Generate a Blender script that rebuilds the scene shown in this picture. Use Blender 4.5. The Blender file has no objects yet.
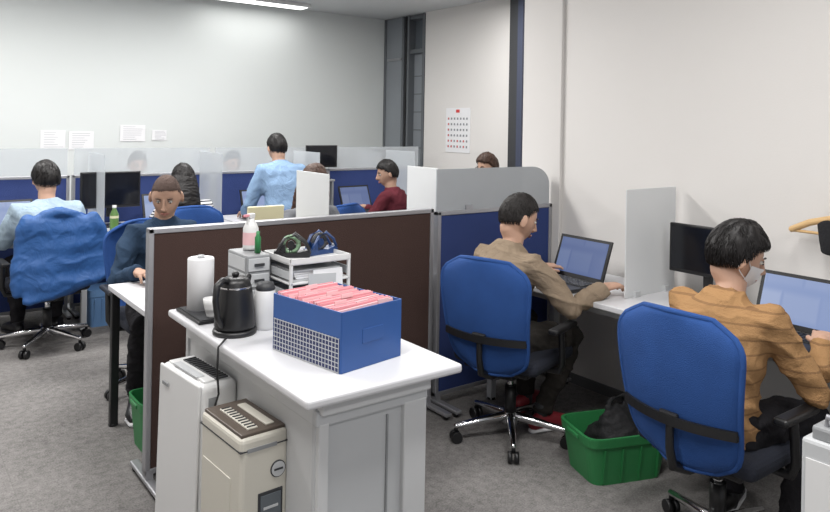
import bpy, bmesh, math, random
from mathutils import Vector, Matrix, noise, Euler
random.seed(4)
V=Vector
sc=bpy.context.scene
try:
    sc.view_settings.view_transform='Standard'; sc.view_settings.look='None'
except Exception: pass
# ---------------------------------------------------------------- materials
def lin(c):
    o=[]
    for x in c:
        x=x/255.0
        o.append(x/12.92 if x<=0.04045 else ((x+0.055)/1.055)**2.4)
    return (o[0],o[1],o[2],1)
MATS={}
def mat(name,rgb,rough=.5,metal=0,bump=0,bscale=60,var=.06,vscale=8,emit=0,alpha=1,spec=.5,stripe=None,wrinkle=0):
    if name in MATS: return MATS[name]
    m=bpy.data.materials.new(name); m.use_nodes=True
    nt=m.node_tree; N=nt.nodes; L=nt.links
    b=N['Principled BSDF']
    tc=N.new('ShaderNodeTexCoord')
    c=lin(rgb)
    nz=N.new('ShaderNodeTexNoise'); nz.inputs['Scale'].default_value=vscale; nz.inputs['Detail'].default_value=4
    L.new(tc.outputs['Object'],nz.inputs['Vector'])
    mx=N.new('ShaderNodeMix'); mx.data_type='RGBA'
    mx.inputs['A'].default_value=tuple(x*(1-var) for x in c[:3])+(1,)
    mx.inputs['B'].default_value=tuple(min(1,x*(1+var)) for x in c[:3])+(1,)
    L.new(nz.outputs['Fac'],mx.inputs['Factor'])
    out=mx.outputs['Result']
    if stripe:
        rgb2,scale,width=stripe
        sp=N.new('ShaderNodeSeparateXYZ'); L.new(tc.outputs['Object'],sp.inputs[0])
        ml=N.new('ShaderNodeMath'); ml.operation='MULTIPLY'; ml.inputs[1].default_value=scale; L.new(sp.outputs['Z'],ml.inputs[0])
        fr=N.new('ShaderNodeMath'); fr.operation='FRACT'; L.new(ml.outputs[0],fr.inputs[0])
        lt=N.new('ShaderNodeMath'); lt.operation='LESS_THAN'; lt.inputs[1].default_value=width; L.new(fr.outputs[0],lt.inputs[0])
        m2=N.new('ShaderNodeMix'); m2.data_type='RGBA'
        L.new(lt.outputs[0],m2.inputs['Factor']); L.new(out,m2.inputs['A']); m2.inputs['B'].default_value=lin(rgb2)
        out=m2.outputs['Result']
    L.new(out,b.inputs['Base Color'])
    b.inputs['Roughness'].default_value=rough; b.inputs['Metallic'].default_value=metal
    b.inputs['Specular IOR Level'].default_value=spec
    if emit:
        L.new(out,b.inputs['Emission Color']); b.inputs['Emission Strength'].default_value=emit
    if alpha<1: b.inputs['Alpha'].default_value=alpha
    if bump:
        n2=N.new('ShaderNodeTexNoise'); n2.inputs['Scale'].default_value=bscale; n2.inputs['Detail'].default_value=3
        L.new(tc.outputs['Object'],n2.inputs['Vector'])
        bp=N.new('ShaderNodeBump'); bp.inputs['Strength'].default_value=bump; bp.inputs['Distance'].default_value=.01
        L.new(n2.outputs['Fac'],bp.inputs['Height']); L.new(bp.outputs[0],b.inputs['Normal'])
        if wrinkle:
            n3=N.new('ShaderNodeTexNoise'); n3.inputs['Scale'].default_value=9; n3.inputs['Detail'].default_value=3; n3.inputs['Distortion'].default_value=1.4
            L.new(tc.outputs['Object'],n3.inputs['Vector'])
            b3=N.new('ShaderNodeBump'); b3.inputs['Strength'].default_value=wrinkle; b3.inputs['Distance'].default_value=.035
            L.new(n3.outputs['Fac'],b3.inputs['Height']); L.new(b3.outputs[0],bp.inputs['Normal'])
    MATS[name]=m; return m
def carpet():
    m=bpy.data.materials.new('carpet_tiles'); m.use_nodes=True
    nt=m.node_tree; N=nt.nodes; L=nt.links; b=N['Principled BSDF']
    tc=N.new('ShaderNodeTexCoord')
    n1=N.new('ShaderNodeTexNoise'); n1.inputs['Scale'].default_value=130; n1.inputs['Detail'].default_value=5
    n2=N.new('ShaderNodeTexNoise'); n2.inputs['Scale'].default_value=1.6; n2.inputs['Detail'].default_value=4
    n3=N.new('ShaderNodeTexNoise'); n3.inputs['Scale'].default_value=28; n3.inputs['Detail'].default_value=5
    for n in (n1,n2,n3): L.new(tc.outputs['Object'],n.inputs['Vector'])
    r=N.new('ShaderNodeValToRGB'); r.color_ramp.elements[0].position=.3; r.color_ramp.elements[1].position=.72
    r.color_ramp.elements[0].color=lin((80,78,77)); r.color_ramp.elements[1].color=lin((154,151,149))
    ad=N.new('ShaderNodeMath'); ad.operation='MULTIPLY_ADD'; ad.inputs[1].default_value=.45
    L.new(n1.outputs['Fac'],ad.inputs[0])
    a2=N.new('ShaderNodeMath'); a2.operation='MULTIPLY'; a2.inputs[1].default_value=.25; L.new(n2.outputs['Fac'],a2.inputs[0])
    a3=N.new('ShaderNodeMath'); a3.operation='MULTIPLY_ADD'; a3.inputs[1].default_value=.3
    L.new(n3.outputs['Fac'],a3.inputs[0]); L.new(a2.outputs[0],a3.inputs[2]); L.new(a3.outputs[0],ad.inputs[2])
    L.new(ad.outputs[0],r.inputs['Fac'])
    bk=N.new('ShaderNodeTexBrick'); bk.offset=0; bk.inputs['Scale'].default_value=1
    bk.inputs['Brick Width'].default_value=.5; bk.inputs['Row Height'].default_value=.5; bk.inputs['Mortar Size'].default_value=.002
    bk.inputs['Color1'].default_value=(1,1,1,1); bk.inputs['Color2'].default_value=(.96,.96,.96,1); bk.inputs['Mortar'].default_value=(.86,.86,.86,1)
    L.new(tc.outputs['Object'],bk.inputs['Vector'])
    mx=N.new('ShaderNodeMix'); mx.data_type='RGBA'; mx.blend_type='MULTIPLY'; mx.inputs['Factor'].default_value=1
    L.new(r.outputs[0],mx.inputs['A']); L.new(bk.outputs['Color'],mx.inputs['B'])
    L.new(mx.outputs['Result'],b.inputs['Base Color']); b.inputs['Roughness'].default_value=1; b.inputs['Specular IOR Level'].default_value=.0
    bp=N.new('ShaderNodeBump'); bp.inputs['Strength'].default_value=.5; bp.inputs['Distance'].default_value=.006
    L.new(n1.outputs['Fac'],bp.inputs['Height']); L.new(bp.outputs[0],b.inputs['Normal'])
    return m
def screenmat(name,c1,c2,e):
    m=bpy.data.materials.new(name); m.use_nodes=True
    nt=m.node_tree; N=nt.nodes; L=nt.links; b=N['Principled BSDF']
    tc=N.new('ShaderNodeTexCoord')
    bk=N.new('ShaderNodeTexBrick'); bk.inputs['Scale'].default_value=1; bk.inputs['Brick Width'].default_value=.16; bk.inputs['Row Height'].default_value=.05
    bk.inputs['Mortar Size'].default_value=.012; bk.inputs['Mortar Smooth'].default_value=1
    bk.inputs['Color1'].default_value=lin(c1); bk.inputs['Color2'].default_value=lin(c2); bk.inputs['Mortar'].default_value=lin(c1)
    L.new(tc.outputs['Object'],bk.inputs['Vector'])
    L.new(bk.outputs['Color'],b.inputs['Emission Color']); b.inputs['Emission Strength'].default_value=e
    b.inputs['Base Color'].default_value=(.02,.02,.02,1); b.inputs['Roughness'].default_value=.25
    return m
M_wall=mat('wall_paint',(214,211,208),.9,var=.015,vscale=2,bump=.05,bscale=120)
M_wallp=mat('wall_paint_pilaster',(206,203,200),.9,var=.015,vscale=2,bump=.05,bscale=120)
M_wallb=mat('wall_paint_back',(206,210,209),.9,var=.02,vscale=1.5,bump=.05,bscale=120)
M_ceil=mat('ceiling_board',(205,207,208),.95,var=.03,vscale=30)
M_carpet=carpet()
M_wtop=mat('white_laminate',(206,206,209),.35,var=.01)
M_wbody=mat('white_steel',(202,203,204),.5,var=.015)
M_wbody2=mat('grey_white_steel',(188,190,192),.5,var=.015)
M_black=mat('black_plastic',(24,24,26),.4,var=.1)
M_dgrey=mat('dark_grey_plastic',(52,53,56),.5)
M_skirt=mat('skirting_grey',(104,104,106),.7)
M_grey=mat('grey_plastic',(140,142,144),.5)
M_lgrey=mat('light_grey_plastic',(186,188,190),.5)
M_alu=mat('aluminium',(170,170,174),.35,metal=.6)
M_chrome=mat('chrome',(210,210,212),.15,metal=1)
M_brown=mat('brown_fabric',(74,58,54),.95,bump=.4,bscale=350,spec=.15)
M_bluef=mat('blue_fabric',(54,68,116),.95,bump=.4,bscale=350,spec=.15)
M_frost=mat('frosted_acrylic',(198,203,207),.45,alpha=.5,var=.02)
M_frost2=mat('frosted_acrylic_grey',(174,178,182),.45,alpha=.85,var=.03)
M_frostw=mat('white_acrylic',(212,214,215),.5,alpha=.95,var=.02)
M_chairb=mat('blue_mesh_fabric',(42,78,140),.75,bump=.5,bscale=400,var=.25,vscale=9,spec=.25)
M_chairs=mat('black_seat_fabric',(30,34,46),.9,bump=.3,bscale=300)
M_boxblue=mat('blue_card',(46,84,146),.45)
M_white=mat('white_plastic',(214,214,214),.35,var=.01)
M_beige=mat('beige_plastic',(202,198,187),.4,var=.02)
M_paper=mat('paper_white',(224,224,226),.8,var=.02)
M_pink=mat('pink_folder',(220,148,156),.7,var=.1,vscale=20)
M_pink2=mat('pale_pink_folder',(224,182,186),.7,var=.05)
M_green=mat('green_plastic',(46,122,70),.4,var=.08)
M_wood=mat('hanger_wood',(206,170,120),.5,var=.15)
M_skin=mat('skin',(188,150,128),.55,var=.06,vscale=20)
M_skin2=mat('skin_tan',(168,134,114),.55,var=.06,vscale=20)
M_lip=mat('lip',(156,104,92),.5)
M_eye=mat('eye_white',(214,212,206),.2)
M_iris=mat('iris_dark',(30,20,16),.2)
M_hair=mat('hair_black',(22,19,19),.5,var=.35,vscale=90,spec=.35)
M_hairb=mat('hair_brown',(66,46,37),.5,var=.35,vscale=90,spec=.35)
M_stub=mat('hair_stubble',(84,68,62),.85,var=.2,vscale=90)
M_glass=mat('dark_glass',(96,102,108),.08,var=.25,vscale=1.2)
M_winl=mat('reveal_and_reflection_grey',(132,137,142),.6,var=.12,vscale=1.5)
M_winf=mat('window_frame_dark',(92,96,100),.45)
M_navytrim=mat('navy_trim',(62,68,88),.5)
M_red=mat('red_print',(186,92,92),.6)
M_redh=mat('red_header_print',(200,60,60),.6)
M_text=mat('grey_print',(128,131,136),.8)
M_faint=mat('faint_print',(176,178,182),.8)
M_tube=mat('lamp_diffuser',(255,255,252),.5,emit=3)
M_scr=screenmat('laptop_display_blue',(96,116,168),(136,154,194),.7)
M_scr2=screenmat('laptop_display_light',(142,162,208),(186,198,228),.82)
M_cream=mat('cream_board',(218,212,176),.7)
# ---------------------------------------------------------------- mesh builder
def rotm(r): return Euler(tuple(math.radians(a) for a in r)).to_matrix().to_4x4()
class MB:
    def __init__(s,name): s.name=name; s.bm=bmesh.new(); s.mats=[]
    def mi(s,m):
        if m not in s.mats: s.mats.append(m)
        return s.mats.index(m)
    def merge(s,t,m,M=None,smooth=False):
        i=s.mi(m)
        if M is not None: bmesh.ops.transform(t,matrix=M,verts=t.verts)
        for f in t.faces: f.material_index=i; f.smooth=smooth
        me=bpy.data.meshes.new('t'); t.to_mesh(me); s.bm.from_mesh(me); bpy.data.meshes.remove(me); t.free()
    def box(s,c,d,m,rot=(0,0,0),bev=0,seg=2,taper=None):
        t=bmesh.new(); bmesh.ops.create_cube(t,size=1)
        for v in t.verts:
            if taper and v.co.z>0: v.co.x*=taper[0]; v.co.y*=taper[1]
            v.co=V((v.co.x*d[0],v.co.y*d[1],v.co.z*d[2]))
        if bev>0: bmesh.ops.bevel(t,geom=list(t.edges),offset=bev,segments=seg,affect='EDGES',profile=.5)
        s.merge(t,m,Matrix.Translation(c)@rotm(rot))
    def cyl(s,p0,p1,r0,m,r1=None,seg=20):
        p0,p1=V(p0),V(p1); r1=r0 if r1 is None else r1
        t=bmesh.new(); d=p1-p0
        bmesh.ops.create_cone(t,cap_ends=True,cap_tris=False,segments=seg,radius1=r0,radius2=r1,depth=d.length)
        q=V((0,0,1)).rotation_difference(d.normalized()).to_matrix().to_4x4()
        i=s.mi(m)
        bmesh.ops.transform(t,matrix=Matrix.Translation((p0+p1)/2)@q,verts=t.verts)
        for f in t.faces: f.material_index=i; f.smooth=len(f.verts)==4
        me=bpy.data.meshes.new('t'); t.to_mesh(me); s.bm.from_mesh(me); bpy.data.meshes.remove(me); t.free()
    def ell(s,c,r,m,rot=(0,0,0),seg=16):
        t=bmesh.new(); bmesh.ops.create_uvsphere(t,u_segments=seg,v_segments=max(8,seg*3//4),radius=1)
        s.merge(t,m,Matrix.Translation(c)@rotm(rot)@Matrix.Diagonal((r[0],r[1],r[2],1)),True)
    def lathe(s,prof,m,c=(0,0,0),seg=28,smooth=True):
        t=bmesh.new(); rings=[]
        for r,z in prof:
            rings.append([t.verts.new((max(r,1e-4)*math.cos(2*math.pi*i/seg),max(r,1e-4)*math.sin(2*math.pi*i/seg),z)) for i in range(seg)])
        for a,b in zip(rings,rings[1:]):
            for i in range(seg): t.faces.new((a[i],a[(i+1)%seg],b[(i+1)%seg],b[i]))
        s.merge(t,m,Matrix.Translation(c),smooth)
    def loft(s,cs,rx,ry,m=None,right=(1,0,0),seg=16,caps=True,power=1.0):
        cs=[V(c) for c in cs]; n=len(cs); t=bmesh.new(); rings=[]; right=V(right)
        T=[]
        for i in range(n):
            a=cs[max(i-1,0)]; b=cs[min(i+1,n-1)]; T.append((b-a).normalized())
        C=list(cs); RX=list(rx); RY=list(ry)
        if caps:
            for e in (0,1):
                i=0 if e==0 else n-1; sg=-1 if e==0 else 1
                rm=min(rx[i],ry[i])
                add=[(.45,.88),(.8,.55),(.97,.15)]
                if e==0:
                    for o,k in add: C.insert(0,cs[i]+T[i]*sg*rm*o); RX.insert(0,rx[i]*k); RY.insert(0,ry[i]*k)
                    for _ in add: T.insert(0,T[0])
                else:
                    for o,k in add: C.append(cs[i]+T[-1]*sg*rm*o); RX.append(rx[i]*k); RY.append(ry[i]*k); T.append(T[-1])
        prev=None
        for c,a,b,tn in zip(C,RX,RY,T):
            r=right if prev is None else prev
            r=(r-tn*r.dot(tn))
            if r.length<1e-3: r=V((0,1,0))-tn*tn.y
            r.normalize(); f=tn.cross(r)
            if prev is not None: prev=r
            ring=[]
            for i in range(seg):
                th=2*math.pi*i/seg; cx,sy=math.cos(th),math.sin(th)
                cx=math.copysign(abs(cx)**power,cx); sy=math.copysign(abs(sy)**power,sy)
                ring.append(t.verts.new(c+r*a*cx+f*b*sy))
            rings.append(ring)
        for A,B in zip(rings,rings[1:]):
            for i in range(seg): t.faces.new((A[i],A[(i+1)%seg],B[(i+1)%seg],B[i]))
        t.faces.new(rings[0][::-1]); t.faces.new(rings[-1])
        s.merge(t,m,None,True)
    def tube(s,pts,r,m,seg=10,caps=True):
        if not isinstance(r,(list,tuple)): r=[r]*len(pts)
        p=[V(q) for q in pts]; d=(p[1]-p[0]).normalized()
        right=V((1,0,0)) if abs(d.x)<.8 else V((0,1,0))
        s.loft(p,r,r,m,right=right,seg=seg,caps=caps)
    def poly(s,pts,th,m,axis='y'):
        t=bmesh.new()
        a=[t.verts.new((x,-th/2,z)) for x,z in pts]; b=[t.verts.new((x,th/2,z)) for x,z in pts]
        t.faces.new(a); t.faces.new(b[::-1]); n=len(pts)
        for i in range(n): t.faces.new((a[i],b[i],b[(i+1)%n],a[(i+1)%n]))
        bmesh.ops.recalc_face_normals(t,faces=t.faces)
        return t
    def finish(s,loc=(0,0,0),rz=0,parent=None,link=True):
        me=bpy.data.meshes.new(s.name); s.bm.to_mesh(me); s.bm.free()
        for m in s.mats: me.materials.append(m)
        ob=bpy.data.objects.new(s.name,me); ob.location=loc; ob.rotation_euler=(0,0,math.radians(rz))
        sc.collection.objects.link(ob)
        if parent: ob.parent=parent
        return ob
def inst(ob,loc,rz,name=None,scale=1):
    o=bpy.data.objects.new(name or ob.name.split('.')[0],ob.data); o.location=loc; o.rotation_euler=(0,0,math.radians(rz)); o.scale=(scale,)*3; sc.collection.objects.link(o); return o
def remesh(mb,vox,smooth,material,amp=0,freq=9,amp2=0,freq2=26,fn=None,seed=0):
    ob=mb.finish(); ob.data.materials.clear()
    md=ob.modifiers.new('r','REMESH'); md.mode='VOXEL'; md.voxel_size=vox
    if smooth:
        ms=ob.modifiers.new('s','SMOOTH'); ms.iterations=smooth; ms.factor=.5
    dg=bpy.context.evaluated_depsgraph_get(); dg.update()
    me=bpy.data.meshes.new_from_object(ob.evaluated_get(dg))
    bpy.data.objects.remove(ob)
    o=V((seed*7.3,seed*3.1,0))
    if amp or fn:
        nn=[v.normal.copy() for v in me.vertices]
        for v,n in zip(me.vertices,nn):
            d=0
            if amp: d+=amp*noise.noise(V((v.co.x*freq*.8,v.co.y*freq*.8,v.co.z*freq))+o)
            if amp2:
                w_=.8*noise.noise(v.co*6+o)
                q=noise.noise(V((v.co.x*freq2*.5+w_,v.co.y*freq2*.5+w_,v.co.z*freq2+v.co.y*freq2*.5))+o); d+=amp2*(1-2.4*math.sqrt(abs(q)))
            if fn: d+=fn(v.co)
            v.co=v.co+n*d
    me.materials.clear(); me.materials.append(material)
    me.polygons.foreach_set('use_smooth',[True]*len(me.polygons))
    ob=bpy.data.objects.new(mb.name,me); sc.collection.objects.link(ob)
    return ob
# ---------------------------------------------------------------- room
CH=2.95; XN=3.53; XF=5.25; YB=7.68; YS=3.46
def room(name,lo,hi,m):
    b=MB(name); b.box([(a+c)/2 for a,c in zip(lo,hi)],[c-a for a,c in zip(lo,hi)],m); return b.finish()
room('floor',(-2,-2.5,-.1),(5.6,7.9,0),M_carpet)
room('ceiling',(-2,-2.5,CH),(5.6,7.9,CH+.1),M_ceil)
room('wall_back',(-2,YB,0),(5.6,YB+.15,CH),M_wallb)
room('wall_left',(-2.1,-2.5,0),(-2,YB,CH),M_wall)
room('wall_right',(XN,-2.5,0),(XF,YS,CH),M_wall)
b=MB('trim_1'); b.box((XN-.012,3.12+(YS-3.12)/2,CH/2),(.03,YS-3.12,CH),M_wallp,bev=.006); b.finish()
b=MB('wall_right_alcove')
b.box((XF+.075,(YS+6.82)/2,CH/2),(.15,6.82-YS,CH),M_wall); b.box((XF+.075,(6.82+YB)/2,.45),(.15,YB-6.82,.9),M_wall); b.finish()
b=MB('window_1')
b.box((XF+.1,7.25,1.92),(.02,.86,2.05),M_glass)
b.box((XF+.02,7.49,1.92),(.03,.36,2.05),M_winl)
for y in (6.85,7.16,7.27,7.66): b.box((XF+.04,y,1.92),(.1,.04,2.05),M_winf,bev=.004)
b.box((XF+.03,7.22,1.92),(.06,.03,2.05),M_black)
for z in (.93,2.92,2.50): b.box((XF+.05,7.05,z),(.08,.42,.05),M_winf,bev=.004)
b.box((XF+.0,7.45,2.42),(.03,.3,.03),M_alu)
b.box((XF+.085,7.01,1.7),(.01,.28,1.55),M_winl)  # paler sheet over the lower pane, its reflection painted as plain grey
for i in range(6): b.box((XF+.078,7.01,1.1+i*.22),(.004,.28,.012),M_winf)
b.finish()
b=MB('trim_2'); b.box((XF-.03,5.27,CH/2),(.06,.12,CH),M_dgrey); b.box((XF-.035,5.17,CH/2),(.07,.07,CH),M_navytrim); b.finish()
b=MB('baseboard_right'); b.box((XN-.006,.3,.03),(.012,5.6,.06),M_skirt); b.finish()
b=MB('baseboard_back'); b.box((1.6,YB-.006,.03),(7.1,.012,.06),M_skirt); b.finish()
def lamp(x,y,L,power,rz=0,wd=.25):
    b=MB('ceiling_lamp'); b.box((0,0,.0),(L,.22,.04),M_white,bev=.006); b.box((0,0,-.022),(L-.06,.17,.01),M_tube,bev=.003)
    b.finish((x,y,CH-.022),rz)
    if power:
        l=bpy.data.lights.new('lamp_light','AREA'); l.shape='RECTANGLE'; l.size=L; l.size_y=wd; l.energy=power; l.color=(1,.985,.965)
        o=bpy.data.objects.new('ceiling_lamp_light',l); o.location=(x,y,CH-.06); o.rotation_euler=(0,0,math.radians(rz)); sc.collection.objects.link(o)
lamp(3.38,7.35,1.1,4)
for (x,y,p) in ((.3,1.6,47),(1.9,1.2,34),(.2,4.4,56),(2.0,4.2,49),(4.2,5.0,28),(.3,6.2,52),(2.4,6.1,46),(.8,-1.0,40)): lamp(x,y,1.2,p)
w=bpy.data.worlds.new('w'); sc.world=w; w.use_nodes=True
w.node_tree.nodes['Background'].inputs[0].default_value=(.92,.95,1,1); w.node_tree.nodes['Background'].inputs[1].default_value=.58
def notice(x0,x1,z0,z1):
    b=MB('wall_notice'); b.box(((x0+x1)/2,YB-.006,(z0+z1)/2),(x1-x0,.004,z1-z0),M_paper)
    n=7
    for i in range(n):
        wd=(x1-x0)*random.uniform(.4,.8); b.box((x0+.03+wd/2,YB-.009,z1-(i+.9)*(z1-z0)/(n+1)),(wd,.002,.004),M_faint)
    b.finish()
for a in ((1.27,1.49,1.30,1.49),(1.52,1.75,1.30,1.48),(2.0,2.25,1.38,1.55),(2.32,2.47,1.39,1.50)): notice(*a)
b=MB('wall_calendar')
b.box((XF-.004,6.19,1.55),(.006,.42,.5),M_paper)
b.box((XF-.009,6.19,1.765),(.003,.06,.035),M_redh)
for i in range(6):
    for j in range(7):
        b.box((XF-.009,6.35-j*.053,1.68-i*.063),(.002,.022,.024),M_red if (j in(0,) or (i>3 and j%2)) else M_text)
b.finish()
# ---------------------------------------------------------------- partitions
def partition(name,x0,x1,y,zt,fm,th=.045,feet=True,z0=.06):
    b=MB(name); cx=(x0+x1)/2; w_=x1-x0
    b.box((cx,y,(z0+zt)/2),(w_-.04,th*.7,zt-z0-.03),fm)
    b.box((cx,y,zt-.012),(w_,th,.024),M_alu,bev=.004); b.box((cx,y,z0+.012),(w_,th,.024),M_alu,bev=.004)
    for x in (x0+.012,x1-.012): b.box((x,y,(z0+zt)/2),(.024,th,zt-z0),M_alu,bev=.004)
    if feet:
        for x in (x0+.02,x1-.02):
            b.box((x,y,.03),(.04,.42,.02),M_alu,bev=.006); b.box((x,y,.05),(.03,.05,.06),M_alu)
            for s in (-1,1): b.cyl((x,y+s*.18,0),(x,y+s*.18,.022),.015,M_black)
    return b
partition('office_partition',.955,2.53,3.2,1.13,M_brown).finish()
b=partition('office_partition',2.56,3.50,3.2,1.11,M_bluef)
pts=[(2.56,1.11),(3.49,1.11),(3.49,1.22)]
for i in range(9):
    a=math.radians(90*i/8); pts.append((3.33+.16*math.cos(a),1.23+.12*math.sin(a)))
pts+=[(2.56,1.35)]
t=b.poly(pts,.008,M_frost2); b.merge(t,M_frost2,Matrix.Translation((0,3.2,0)))
for x in (2.8,3.3): b.box((x,3.2,1.12),(.05,.03,.03),M_alu)
b.finish()
for i,(x0,x1) in enumerate(((.1,1.28),(1.3,2.48),(2.5,3.68),(3.7,4.88))):
    b=partition('office_partition',x0,x1,6.42,1.14,M_bluef)
    b.box(((x0+x1)/2,6.42,1.25),(x1-x0-.03,.008,.22),M_frost); b.finish()
def divider(x,y0,y1,z0,z1,m,name='desk_divider',alongx=False):
    b=MB(name)
    if alongx: b.box(((y0+y1)/2,x,(z0+z1)/2),(y1-y0,.006,z1-z0),m,bev=.002)
    else: b.box((x,(y0+y1)/2,(z0+z1)/2),(.006,y1-y0,z1-z0),m,bev=.002)
    for k in (.2,.8):
        p=y0+(y1-y0)*k
        if alongx: b.box((p,x,z0+.015),(.04,.04,.03),M_lgrey)
        else: b.box((x,p,z0+.015),(.04,.04,.03),M_lgrey)
    b.finish()
divider(2.62,3.26,3.56,.735,1.35,M_frostw)
divider(1.9,3.27,3.63,.735,1.335,M_frostw)
for x in (.5,1.42,2.36,3.30,4.4): divider(x,5.86,6.38,.735,1.33,M_frost)
divider(2.28,3.06,3.49,.735,1.29,M_frostw,alongx=True)
for x in (2.5,3.4,4.4): divider(x,6.46,6.95,.735,1.30,M_frost)
# ---------------------------------------------------------------- desks
def desk(x0,x1,y0,y1,legs,name='office_desk',legm=M_black,zt=.735):
    b=MB(name); b.box(((x0+x1)/2,(y0+y1)/2,zt-.014),(x1-x0,y1-y0,.028),M_wtop,bev=.004)
    b.box(((x0+x1)/2,(y0+y1)/2,zt-.05),(x1-x0-.12,y1-y0-.12,.04),M_lgrey)
    for x,y in legs:
        b.box((x,y,(zt-.03)/2),(.04,.04,zt-.03),legm,bev=.004); b.cyl((x,y,0),(x,y,.012),.024,M_black)
    return b.finish()
desk(.99,2.50,3.25,3.98,[(1.02,3.95),(1.02,3.32),(2.46,3.95),(2.46,3.32)])
desk(2.54,3.5,3.25,3.98,[(2.57,3.95),(3.45,3.95)])
desk(2.87,3.50,.45,3.14,[(3.45,.5),(2.92,.5),(3.45,3.1),(2.92,3.1),(3.45,1.9)],legm=M_lgrey)
desk(.1,2.48,5.80,6.38,[(.14,5.84),(1.28,5.84),(2.44,5.84)],legm=M_lgrey)
desk(2.5,4.88,5.80,6.38,[(2.54,5.84),(3.68,5.84),(4.84,5.84)],legm=M_lgrey)
desk(.9,4.88,6.46,7.0,[(.94,6.96),(2.9,6.96),(4.84,6.96)],legm=M_lgrey)
# ---------------------------------------------------------------- office chair
def chair_mesh():
    b=MB('office_chair')
    b.box((0,.03,.435),(.48,.45,.075),M_chairs,bev=.034,seg=4); b.box((0,0,.39),(.36,.34,.03),M_black,bev=.01)
    b.box((0,-.02,.36),(.16,.22,.05),M_black,bev=.01)
    NU,NV=16,24
    def P(u,v,off):
        k=abs(2*v-1); f=max(.0,(1-k**7))**(.42); f=max(f,.55)
        w_=(.205+.042*min(1,v*1.2))*f
        y=-.238-.085*v-.03*math.sin(v*math.pi)+.05*u*u
        return V((u*w_,y-off,.40+.55*v+ (.014*(1-u*u) if v>.9 else 0)))
    t=bmesh.new(); F=[[t.verts.new(P(-1+2*i/NU,j/NV,0)) for i in range(NU+1)] for j in range(NV+1)]
    B=[[t.verts.new(P(-1+2*i/NU,j/NV,.02)) for i in range(NU+1)] for j in range(NV+1)]
    for j in range(NV):
        for i in range(NU):
            t.faces.new((F[j][i],F[j][i+1],F[j+1][i+1],F[j+1][i])); t.faces.new((B[j][i],B[j+1][i],B[j+1][i+1],B[j][i+1]))
        t.faces.new((F[j][0],F[j+1][0],B[j+1][0],B[j][0])); t.faces.new((F[j][NU],B[j][NU],B[j+1][NU],F[j+1][NU]))
    for i in range(NU):
        t.faces.new((F[0][i],B[0][i],B[0][i+1],F[0][i+1])); t.faces.new((F[NV][i],F[NV][i+1],B[NV][i+1],B[NV][i]))
    b.merge(t,M_chairb,None,True)
    loop=[P(-1,j/NV,.011) for j in range(NV+1)]+[P(-1+2*i/NU,1,.011) for i in range(1,NU)]+[P(1,1-j/NV,.011) for j in range(NV+1)]+[P(1-2*i/NU,0,.011) for i in range(1,NU)]
    loop.append(loop[0]); b.tube(loop,.012,M_chairb,seg=8,caps=False)
    t=bmesh.new(); n=14; vb=.33
    A=[P(-1.01+2.02*i/n,vb,.024+.012*(1-(-1+2*i/n)**2)) for i in range(n+1)]
    a1=[t.verts.new(p+V((0,0,.017))) for p in A]; a2=[t.verts.new(p-V((0,0,.017))) for p in A]
    a3=[t.verts.new(p+V((0,-.012,.017))) for p in A]; a4=[t.verts.new(p+V((0,-.012,-.017))) for p in A]
    for i in range(n):
        t.faces.new((a3[i],a3[i+1],a4[i+1],a4[i])); t.faces.new((a1[i],a3[i],a3[i+1],a1[i+1])) ; t.faces.new((a2[i],a2[i+1],a4[i+1],a4[i])); t.faces.new((a1[i],a1[i+1],a2[i+1],a2[i]))
    b.merge(t,M_black)
    b.box((0,-.328,.585),(.075,.02,.05),M_black,bev=.008)
    b.tube([(0,-.322,.59),(0,-.318,.48),(0,-.30,.41),(0,-.2,.37),(0,-.05,.36)],[.014,.015,.018,.02,.02],M_black)
    for s in (-1,1):
        b.tube([(s*.16,.02,.385),(s*.262,.02,.39),(s*.285,.0,.44),(s*.285,-.02,.60)],.016,M_black)
        b.box((s*.285,.0,.615),(.055,.24,.028),M_black,bev=.012,seg=3)
    b.cyl((0,0,.13),(0,0,.27),.03,M_black); b.cyl((0,0,.2),(0,0,.37),.018,M_chrome)
    b.cyl((0,0,.075),(0,0,.14),.045,M_chrome,.035)
    for k in range(5):
        a=math.radians(72*k+14); c,s=math.cos(a),math.sin(a)
        b.tube([(c*.02,s*.02,.115),(c*.16,s*.16,.10),(c*.29,s*.29,.082)],[.024,.019,.014],M_chrome)
        b.cyl((c*.29,s*.29,.05),(c*.29,s*.29,.085),.01,M_black)
        px,py=-s,c
        for q in (-1,1): b.cyl((c*.29+px*q*.006,s*.29+py*q*.006,.028),(c*.29+px*q*.026,s*.29+py*q*.026,.028),.028,M_black)
    return b
CH0=chair_mesh().finish((2.64,2.66,0),-73)
for (x,y,r) in ((2.575,1.48,-90),(.99,5.60,3),(1.9,5.58,0),(2.9,5.15,20),(3.98,5.56,20),(1.38,4.38,180),(2.36,4.38,180),(2.0,7.22,180),(2.95,7.22,180),(4.72,7.22,180),(4.6,5.0,90)):
    inst(CH0,(x,y,0),r)
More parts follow.
